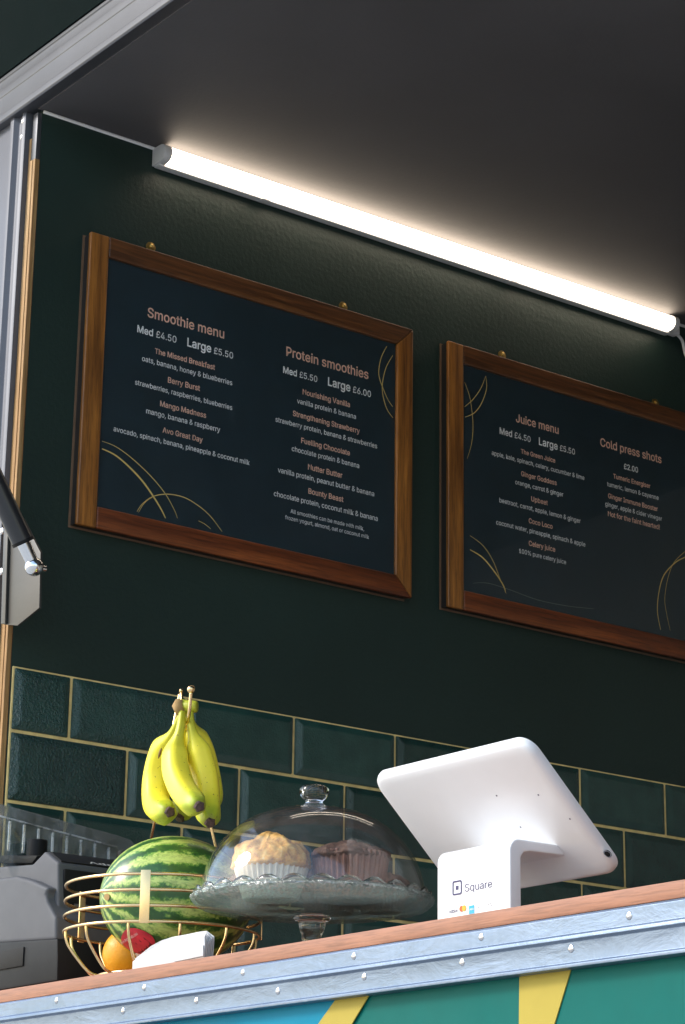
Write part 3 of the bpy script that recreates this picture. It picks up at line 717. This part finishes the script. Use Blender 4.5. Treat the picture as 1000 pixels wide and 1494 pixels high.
# ------------------------------------------------------------------ bananas
zb8 = lambda x, y, Y: at(x/5.556+180, y/5.556+980, Y=Y)
bn = empty('banana_bunch', zb8(470, 1100, -.09), 'bunch of yellow bananas hanging from the gold hook', 'bananas')
def banana(pts, depth, radius, flatten=1.0, rot=0):
    path = smoothpath([zb8(x, y, d_) for (x, y), d_ in zip(pts, depth)], 7); k = len(path)
    L = [0]
    for i in range(1, k): L.append(L[-1] + (path[i]-path[i-1]).length)
    rad = []; tt = []
    for s_ in L:
        t = s_/L[-1]; tt.append(t)
        if t < .14: r = .24 + .10*(t/.14)
        elif t < .34: r = .34 + .62*(.5-.5*math.cos(math.pi*(t-.14)/.20))
        elif t < .82: r = .96 + .04*math.sin(math.pi*(t-.34)/.48)
        else:
            q = (t-.82)/.18; r = .96*(math.sqrt(max(0, 1-(q*.93)**2.2)))
        rad.append(max(r, .24)*radius)
    n = 20
    mb = MB().tube(path, rad, n, shape=lambda j: 1+.060*math.cos(5*2*math.pi*j+rot)+.012*math.cos(10*2*math.pi*j+2*rot))
    o = mb.build('banana', MAT['banana'], bn, smooth=True); me = o.data
    at_ = me.attributes.new('along', 'FLOAT', 'POINT')
    for i in range(k):
        for j in range(n): at_.data[i*n+j].value = tt[i]
    e = path[-1]; dv = (path[-1]-path[-3]).normalized()
    MB().tube([e-dv*.001, e+dv*.0026, e+dv*.0050], [.0062, .0068, .0050], 12, shape=lambda j: 1+.12*math.cos(5*2*math.pi*j)).build('dried_tip', MAT['tip'], o, autos=50)
    return o
banana([(520,300),(570,480),(640,640),(690,850),(715,1010),(690,1130)], [-.098,-.080,-.062,-.052,-.048,-.05], .0165, rot=1)
banana([(500,310),(500,450),(500,640),(500,900),(500,1100),(462,1178)], [-.098,-.085,-.062,-.055,-.060,-.068], .0165, rot=2)
o1 = banana([(478,335),(415,480),(320,650),(270,850),(268,1040),(310,1130),(374,1138)], [-.104,-.104,-.096,-.094,-.100,-.110,-.120], .0178)
banana([(545,335),(560,480),(620,660),(668,850),(682,1020),(690,1140),(702,1222)], [-.102,-.102,-.092,-.086,-.086,-.092,-.100], .0168, rot=.5)
banana([(478,330),(462,470),(425,640),(430,820),(480,960),(545,1050),(612,1092)], [-.110,-.116,-.120,-.126,-.132,-.138,-.146], .0172, rot=1.5)
# crown where the stalks join, with cut stump
MB().tube(smoothpath([zb8(600,285,-.094), zb8(560,285,-.098), zb8(500,290,-.102), zb8(450,270,-.106)], 4), [.0068,.0074,.0078,.008,.0084,.009,.0092,.0094,.0096,.0096,.0092,.0086,.0082], 12).build('crown', MAT['banana'], bn, smooth=True)
MB().tube([zb8(462,235,-.108), zb8(448,275,-.110), zb8(462,330,-.111)], [.0058,.0078,.0060], 12, shape=lambda j: 1+.1*math.cos(6*math.pi*j*2)).build('cut_stump', MAT['scar'], bn, smooth=True)
bs = zb8(297, 662, -.1130); bd = (zb8(285,705,-.1130)-zb8(310,620,-.1130))
MB().tube([bs-bd*.5, bs-bd*.25, bs, bs+bd*.25, bs+bd*.5], [.0004,.0016,.0019,.0016,.0004], 10).build('brown_spot', MAT['bruise'], o1, smooth=True)

# ------------------------------------------------------------------ watermelon
mc = at(257, 1314, Y=-.062)
ax = Vector((-.348, -.927, .06)).normalized()
me = bpy.data.meshes.new('watermelon'); bm = bmesh.new(); bmesh.ops.create_uvsphere(bm, u_segments=64, v_segments=40, radius=1)
EA, EB = .0985, .0815
for v in bm.verts:   # poles along local X
    x, y, z = v.co; wob = 1 + .008*math.sin(9*math.atan2(y, x))
    v.co = Vector((z*EA, x*EB*wob, y*EB*wob))
for f in bm.faces: f.smooth = True
bm.to_mesh(me); bm.free()
wm = link('watermelon', me, MAT['melon']); wm.location = mc
zx = Vector((0,0,1)); yv = zx.cross(ax).normalized(); zv = ax.cross(yv)
RM = Matrix((ax, yv, zv)).transposed(); wm.rotation_euler = RM.to_euler()
tag(wm, 'striped green watermelon with a red sticker sitting in the gold wire basket', 'watermelon')
def on_melon(u, v, lift):
    """world ray onto the melon surface, returned in the melon's own coordinates"""
    a_, b_, c_ = Vector(CR[0]), Vector(CR[1]), Vector(CR[2])
    r = (a_*((u-500)/FPX) - b_*((v-747)/FPX) - c_).normalized()
    o_ = RM.transposed() @ (CP-mc); dr = RM.transposed() @ r
    s_ = Vector((1/EA, 1/EB, 1/EB)); oo = Vector([o_[i]*s_[i] for i in range(3)]); dd = Vector([dr[i]*s_[i] for i in range(3)])
    A = dd.dot(dd); B = 2*oo.dot(dd); C_ = oo.dot(oo)-1; D = B*B-4*A*C_
    if D < 0: D = 0
    t = (-B-math.sqrt(D))/(2*A); p = o_ + dr*t
    nrm = Vector((p.x/EA**2, p.y/EB**2, p.z/EB**2)).normalized(); return p + nrm*lift
# sticker: rounded oval, conforming to the rind
def melon_patch(name, cu, cv, ru, rv, rot, lift, mat, pw=2.0, parent=wm, ring0=0):
    vs = []; fs = []; n = 40; K = 6
    for k in range(K+1):
        q = ring0 + (1-ring0)*k/K
        for j in range(n):
            a_ = 2*math.pi*j/n; x = math.copysign(abs(math.cos(a_))**(2/pw), math.cos(a_))*ru*q; y = math.copysign(abs(math.sin(a_))**(2/pw), math.sin(a_))*rv*q
            vs.append(on_melon(cu + x*math.cos(rot)-y*math.sin(rot), cv + x*math.sin(rot)+y*math.cos(rot), lift))
    for k in range(K):
        for j in range(n): fs.append((k*n+j, k*n+(j+1)%n, (k+1)*n+(j+1)%n, (k+1)*n+j))
    m_ = bpy.data.meshes.new(name); m_.from_pydata(vs, [], fs); o = link(name, m_, mat, parent, True); return o
MAT['sticker_red'] = simple('red_sticker_print', (.62, .03, .05), .4, 0, .3, 60, bump=0)
MAT['sticker_pink'] = simple('pink_sticker_print', (.8, .42, .40), .5, bump=0)
stk = melon_patch('sticker', 202, 1373, 25, 17, R(22), .0008, MAT['sticker_red'], 2.4)
def sticker_text(body, x0, y0, ang, length, cap, mat, lift=.0016, bold=.03):
    me_ = text_mesh(body, bold); xs = [v.co.x for v in me_.vertices]; a0, a1 = min(xs), max(xs)
    for v in me_.vertices:
        x = (v.co.x-a0)/(a1-a0)*length; y = v.co.y/CAP*cap
        v.co = on_melon(x0 + x*math.cos(ang)+y*math.sin(ang), y0 + x*math.sin(ang)-y*math.cos(ang), lift)
    return link('sticker_lettering', me_, mat, stk)
sticker_text('WATERMELON', 178, 1377, R(-30), 28, 5.0, MAT['sticker_pink'])
# folds of red fruit flesh printed as wedges
for (pa, pb_, pc) in (((198,1374),(211,1388),(203,1390)), ((203,1370),(219,1384),(212,1387)), ((209,1366),(224,1379),(219,1383))):
    m_ = bpy.data.meshes.new('printed_wedge'); m_.from_pydata([on_melon(*q, .0012) for q in (pa, pb_, pc)], [], [(0,1,2)]); link('printed_wedge', m_, MAT['deep_red'], stk)
m_ = bpy.data.meshes.new('barcode_strip'); m_.from_pydata([on_melon(*q, .0010) for q in ((197,1391),(212,1385),(226,1377),(229,1380),(214,1390),(200,1396))], [], [(0,1,4,5),(1,2,3,4)]); link('sticker_border', m_, MAT['ink_white'], stk)
sc_ = melon_patch('stem_scar', 157, 1309, 4, 5, 0, .0012, MAT['scar'])

# orange
oc = Vector((mc.x - .606*.062 - .795*.040, mc.y - .795*.062 + .606*.040, CZ + .0375))
og = MB().sphere((0,0,0), .0335, 36, 24).build('orange', MAT['orange'], None, smooth=True); og.location = oc
tag(og, 'orange fruit low in the basket below the watermelon', 'orange')

# ------------------------------------------------------------------ folded white paper stack at the counter edge
NY = -.163
pp = empty('paper_stack', at(250, 1395, Y=NY), 'small stack of folded white paper bags at the counter edge before the basket', 'paper bags')
zn = lambda x, y, Y: at(x/3.125+80, y/3.125+1180, Y=Y)
top = [(355,692),(400,655),(440,625),(490,598),(540,582),(600,572),(660,560),(690,556),(700,575),(726,598)]
for k in range(6):
    dy = .0045*k; q = 5-k
    poly = [zn(x + (0 if x < 500 else -1.5*q), y + 5.0*q*(.25 if x < 420 else 1) + random.random()*3, NY+dy) for x, y in top[:8]]
    r_ = zn(724 - 8*q, 582 + 9*q, NY+dy)
    poly += [r_, Vector((r_.x-.0015, NY+dy, CZ+.0008)), Vector((poly[0].x, NY+dy, CZ+.0008))]
    MB().prism([p for p in poly], (0, .0016, 0)).build('paper_sheet', MAT['paper'], pp, bevel=.0003)
fa = [zn(540,656,NY-.002), zn(600,634,NY-.003), zn(676,622,NY-.002), zn(676,672,NY-.002), zn(540,700,NY-.002)]
for q in fa[-2:]: q.z = max(q.z, CZ+.001)
MB().prism(fa, (0, .0012, 0)).build('folded_flap', MAT['paper'], pp, bevel=.0004)

# ------------------------------------------------------------------ cake stand
KC = at(456, 1318, Y=-.005); PR = .1485
KX, KY = KC.x, KC.y; PZc = KC.z - .0095
ks = empty('cake_stand', (KX, KY, CZ), 'pressed glass cake stand with a scalloped rim at the middle of the counter', 'cake stand')
sc = lambda a, r, z: 1 + (.016*abs(math.sin(a*14)) if r > PR*.93 else 0)
pr = [(0.001,-.004),(.03,-.004),(.09,-.002),(.125,.001),(.140,.004),(.1465,.010),(PR,.0135),(PR-.002,.0165),(.143,.013),(.137,.0085),(.12,.006),(.06,.004),(0.001,.004)]
MB().lathe(pr, (KX,KY,PZc), 168, sc).build('plate', MAT['pressed'], ks, smooth=True)
# raised scallops standing round the rim
def scal():
    mb = MB(); n = 336; v = []
    for j in range(n):
        a_ = 2*math.pi*j/n; h = .0165 + .0068*abs(math.sin(a_*14)); v.append((a_, h))
    V = []
    for a_, h in v:
        for r, z in ((.1432,.012),(.1462,.012),(.1468,h),(.1448,h)): V.append((KX+r*math.cos(a_), KY+r*math.sin(a_), PZc+z))
    F = [(4*j+i, 4*((j+1)%n)+i, 4*((j+1)%n)+(i+1)%4, 4*j+(i+1)%4) for j in range(n) for i in range(4)]
    return mb.add(V, F)
scal().build('scalloped_rim', MAT['solid_glass'], ks, smooth=True)
hs_ = PZc - .0042 - CZ
sp = [(.001,0),(.052,0),(.054,.003),(.050,.006),(.026,.012),(.0135,.020),(.0115,.032),(.0125,.042),(.0150,hs_-.020),(.0165,hs_-.012),(.0155,hs_-.010),(.0220,hs_-.0075),(.0240,hs_-.004),(.021,hs_-.0012),(.001,hs_-.0012)]
MB().lathe(sp, (KX,KY,CZ), 40).build('stem', MAT['solid_glass'], ks, smooth=True)

# dome
DZ = PZc + .0068
gd = empty('cake_dome', (KX, KY, DZ), 'clear glass dome with a round knob covering the muffins', 'cake dome')
DH = at(463, 1178, Y=KY).z - DZ; DR = .1395
outp = []; inp = []
for i in range(29):
    t = (math.pi/2)*i/28; outp.append((max(.0005, DR*math.cos(t)**.86), DH*math.sin(t)**.96)); inp.append((max(.0005, (DR-.0026)*math.cos(t)**.86), (DH-.0026)*math.sin(t)**.96))
MB().lathe(outp + inp[::-1], (KX,KY,DZ), 96).build('dome_glass', MAT['dome'], gd, smooth=True)
kz = DH-.0012
kp = [(.001,0),(.0165,.0),(.0150,.0035),(.0110,.007),(.0108,.010),(.0150,.0135),(.0188,.019),(.0185,.0245),(.0145,.0285),(.008,.0300),(.001,.0303)]
MB().lathe([(r, z+kz) for r, z in kp], (KX,KY,DZ), 36).build('dome_knob', MAT['solid_glass'], gd, smooth=True)

# ------------------------------------------------------------------ muffins
TZ = PZc + .0070
def muffin(cx, cy, rb, rt, h, th_, label, case, crumb, seed, cased=True, lean=(0,0)):
    m = empty('muffin', (cx, cy, TZ), label, 'muffin', 'muffins under the glass dome')
    rnd = random.Random(seed); n = 120
    if cased:
        fl = lambda a_, r, z: 1 + .045*math.sin(a_*36) * min(1, z/.006+.25)
        MB().lathe([(.001,0),(rb,0),(rb+.0006,.001),((rb+rt)/2,h*.5),(rt,h),(rt+.0004,h+.0012),(rt-.0008,h+.001),(rt-.0014,h*.9)], (cx,cy,TZ), n*2, fl).build('paper_case', MAT[case], m, smooth=True)
    ph = [rnd.uniform(0, 6.28) for _ in range(12)]
    def wob(a_, r, z):
        return 1 + .05*math.sin(2*a_+ph[0]) + .035*math.sin(5*a_+ph[1]+z*90) + .022*math.sin(11*a_+ph[2]+z*200) + .012*math.sin(23*a_+ph[3]+z*320)
    pf = []
    K = 18
    for i in range(K+1):
        t = (math.pi/2)*i/K; pf.append((max(.0004, rt*1.06*math.cos(t)), h*.92 + th_*math.sin(t)*(1+.07*math.sin(7*t+ph[4]))))
    pf = [(rt*.9, h*.86)] + pf
    ct_ = MB().lathe(pf, (cx,cy,TZ), n, wob).build('crumb_top', MAT[crumb], m, smooth=True)
    off = Vector((seed*1.7, 0, 0)); am = .0055 if crumb == 'pale' else .0035
    for v in ct_.data.vertices:
        nrm = (v.co - Vector((0, 0, h*.5))).normalized()
        f_ = noise.noise(v.co*55 + off) + .6*noise.noise(v.co*120 + off) + .35*abs(noise.noise(v.co*240 + off))
        v.co += nrm*f_*am*min(1, max(0, (v.co.z-h*.85)/.006))
    return m
LAT = Vector((.606, .795)); TOW = Vector((.795, -.606))
def mp(lat, tow): q = Vector((KX, KY)) + LAT*lat + TOW*tow; return q.x, q.y
muffin(*mp(-.050, .038), .0330, .0450, .042, .040, 'pale golden muffin with a domed top, at the left under the glass dome', 'case_pale', 'pale', 3)
muffin(*mp(.046, .036), .0380, .0460, .056, .018, 'chocolate muffin in a fluted dark paper case, nearest at the right under the dome', 'case_dark', 'choc', 5)
muffin(*mp(.020, -.070), .0290, .0370, .042, .026, 'chocolate muffin standing behind the other two, centre of the glass dome', 'case_dark', 'choc', 8)
muffin(*mp(-.072, -.056), .0270, .0350, .034, .018, 'dark muffin partly hidden behind the pale muffin at the dome left side', 'case_dark', 'choc', 11)
muffin(*mp(.086, -.056), .0250, .0330, .034, .018, 'stand-in dark muffin for a ghost reflection at the far right edge of the glass dome', 'case_dark', 'choc', 13)  # added muffin imitates a ghost reflection in the right of the dome

# ------------------------------------------------------------------ tablet till
ti = empty('tablet_till', (.91, .03, CZ), 'white tablet card till on a stand with printed logos, at the right of the counter', 'till')
TL = Vector((.757, -.030, -.2765)); ux = Vector((1,0,0)); uy = Vector((0, .140, -.1315)).normalized(); un = Vector((0, uy.z, -uy.y)).normalized()  # outward
TWd, THt = .279, .193
def rrect(w, h, r, n=8, inset=0):
    pts = []
    for cx, cy, a0 in ((w-r, r, -90), (w-r, h-r, 0), (r, h-r, 90), (r, r, 180)):
        for i in range(n+1):
            a_ = R(a0 + 90*i/n); pts.append((cx+(r-inset)*math.cos(a_), cy+(r-inset)*math.sin(a_)))
    return pts
rings = [(.0000, 0, .004), (.0, .0, .0085), (.0010, 0, .0118), (.0030, 0, .0140), (.007, 0, .0152), (.015, 0, .0157)]
vs = []; P0 = rrect(TWd, THt, .021); n = len(P0)
for ins, _, h in rings:
    for (x, y) in rrect(TWd, THt, .021, inset=0):
        cx, cy = TWd/2, THt/2
        fx_, fy_ = 1-2*ins/TWd, 1-2*ins/THt
        vs.append(TL + ux*(cx+(x-cx)*fx_) + uy*(cy+(y-cy)*fy_) + un*(h-.0150))
fs = [tuple(range(n))] + [(k*n+i, k*n+(i+1)%n, (k+1)*n+(i+1)%n, (k+1)*n+i) for k in range(len(rings)-1) for i in range(n)] + [tuple((len(rings)-1)*n+i for i in range(n))]
mesh('tablet_shell', vs, fs, MAT['white'], ti, autos=35)
scr = [TL + ux*(TWd/2+(x-TWd/2)*.97) + uy*(THt/2+(y-THt/2)*.96) - un*.0110 for x, y in P0]
MB().prism(scr, -un*.0015).build('screen', MAT['black_plastic'], ti)
bk = TL + un*.0007
def on_tab(u, v, lift=0):
    a_, b_, c_ = Vector(CR[0]), Vector(CR[1]), Vector(CR[2]); r = a_*((u-500)/FPX) - b_*((v-747)/FPX) - c_
    t = (bk-CP).dot(un)/r.dot(un); return CP + r*t + un*lift
ch = on_tab(887, 1246); MB().disc(ch - un*.0008, un, .0052, .0012, 24).build('camera_ring', MAT['screw'], ti, autos=50)
MB().disc(ch + un*.0004, un, .0036, .0004, 20).build('camera_hole', MAT['black_plastic'], ti, autos=50)
for u, v in ((725,1161), (786,1160), (832,1195), (760,1207)):
    MB().disc(on_tab(u, v) - un*.0005, un, .0011, .0008, 10).build('pin_hole', MAT['grey_ink'], ti)
# stand: slab rising from the counter, bending back to the tablet
SX0, SX1 = at(638,1330,Y=0).x, at(745,1322,Y=0).x
zk = at(745, 1222, Y=0).z
sp_ = [(0, CZ+.001), (0, zk-.014)] + [(.014-.014*math.cos(R(a_)), zk-.014+.014*math.sin(R(a_))) for a_ in (15,30,45,60,75,90)]
yt = -.030 + .140*((-.2765-zk)/.1315)
sp_ += [(yt+.006, zk), (yt+.018, zk-.011), (.030, zk-.012), (.021, zk-.014), (.0165, zk-.020), (.0165, CZ+.012), (.022, CZ+.007), (.15, CZ+.006), (.15, CZ+.001)]
so_ = MB().prism([(SX0, y, z) for y, z in sp_], (SX1-SX0, 0, 0)).build('stand', MAT['white'], ti, bevel=.0022, seg=3)
FY = -.0005
def mark(name, body, u0, v0, u1, cap, mat, bold=0, shear=0):
    p, q = at(u0, v0, Y=FY), at(u1, v0, Y=FY)
    w_ = q.x-p.x
    return letter(body, mat, so_, lambda x, y: (p.x+x, FY, p.z+y), w_, cap, bold, shear, name)
z6 = lambda x, y: (x/5+620, y/5+1180)
p_a, p_b = at(*z6(292, 602), Y=FY), at(*z6(490, 567), Y=FY)
letter('Square', MAT['navy'], so_, lambda x, y: (p_a.x+x, FY, (p_a.z+p_b.z)/2+y-.001), p_b.x-p_a.x, .0125, .0)
# square logo: rounded ring with a small square inside
c0, c1 = at(*z6(203, 635), Y=FY), at(*z6(268, 520), Y=FY)
w0 = (c1.x-c0.x); lh = w0*1.0; ccx = (c0.x+c1.x)/2; ccz = (c0.z+c1.z)/2
def rr(cx, cz, hw, r, n=6):
    return [(cx + sx_*(hw-r) + r*math.cos(R(a0+90*i/n)), FY, cz + sz_*(hw-r) + r*math.sin(R(a0+90*i/n))) for sx_, sz_, a0 in ((1,1,0),(-1,1,90),(-1,-1,180),(1,-1,270)) for i in range(n+1)]
hw = .0083
o_, i_ = rr(ccx, ccz, hw, .0026), rr(ccx, ccz, hw-.0020, .0012); m = len(o_)
mesh('logo_ring', o_+i_, [(i, (i+1)%m, m+(i+1)%m, m+i) for i in range(m)], MAT['navy'], so_)
mesh('logo_square', rr(ccx, ccz, .0024, .0004), [tuple(range(m))], MAT['navy'], so_)
pv, pw_ = at(*z6(180,765), Y=FY), at(*z6(237,756), Y=FY)
letter('VISA', MAT['navy'], so_, lambda x, y: (pv.x+x, FY, (pv.z+pw_.z)/2+y), pw_.x-pv.x, .0048, .02, .35)
for (x, y, mk, dy) in ((267, 731, 'mc_red', 0), (287, 727, 'mc_yel', -.0001)):
    p = at(*z6(x, y), Y=FY+dy); MB().disc((p.x, FY+dy+.0001, p.z), (0,-1,0), .0034, .0002, 24).build('logo_disc', MAT[mk], so_)
pa_, pb2 = at(*z6(323,762), Y=FY), at(*z6(360,700), Y=FY)
MB().box((pa_.x, FY, pb2.z-.0098), (pb2.x, FY+.0004, pb2.z-.0005)).build('logo_block', MAT['sky_ink'], so_)
letter('AM', MAT['ink_white'], so_, lambda x, y: (pa_.x+.0016+x, FY-.0003, pb2.z-.0060+y), (pb2.x-pa_.x)*.72, .0030, .01)
for x, y in ((392,719),(415,717),(465,700),(478,690),(486,706),(503,697)):
    p = at(*z6(x, y), Y=FY); MB().disc((p.x, FY+.0002, p.z), (0,-1,0), .0006, .0003, 8).build('faint_mark', MAT['grey_ink'], so_)
# white cable lying behind the counter edge, left of the stand
MB().tube(smoothpath([(SX0+.01, .05, CZ+.0045), (SX0-.03, .0, CZ+.0045), (SX0-.05, -.06, CZ+.0045), (SX0-.035, -.12, CZ+.0045), (SX0+.0, -.13, CZ+.0045), (SX0+.02, -.05, CZ+.0045), (SX0+.02, -.002, CZ+.02)]), .0022, 8).build('power_cable', MAT['white'], ti, smooth=True)
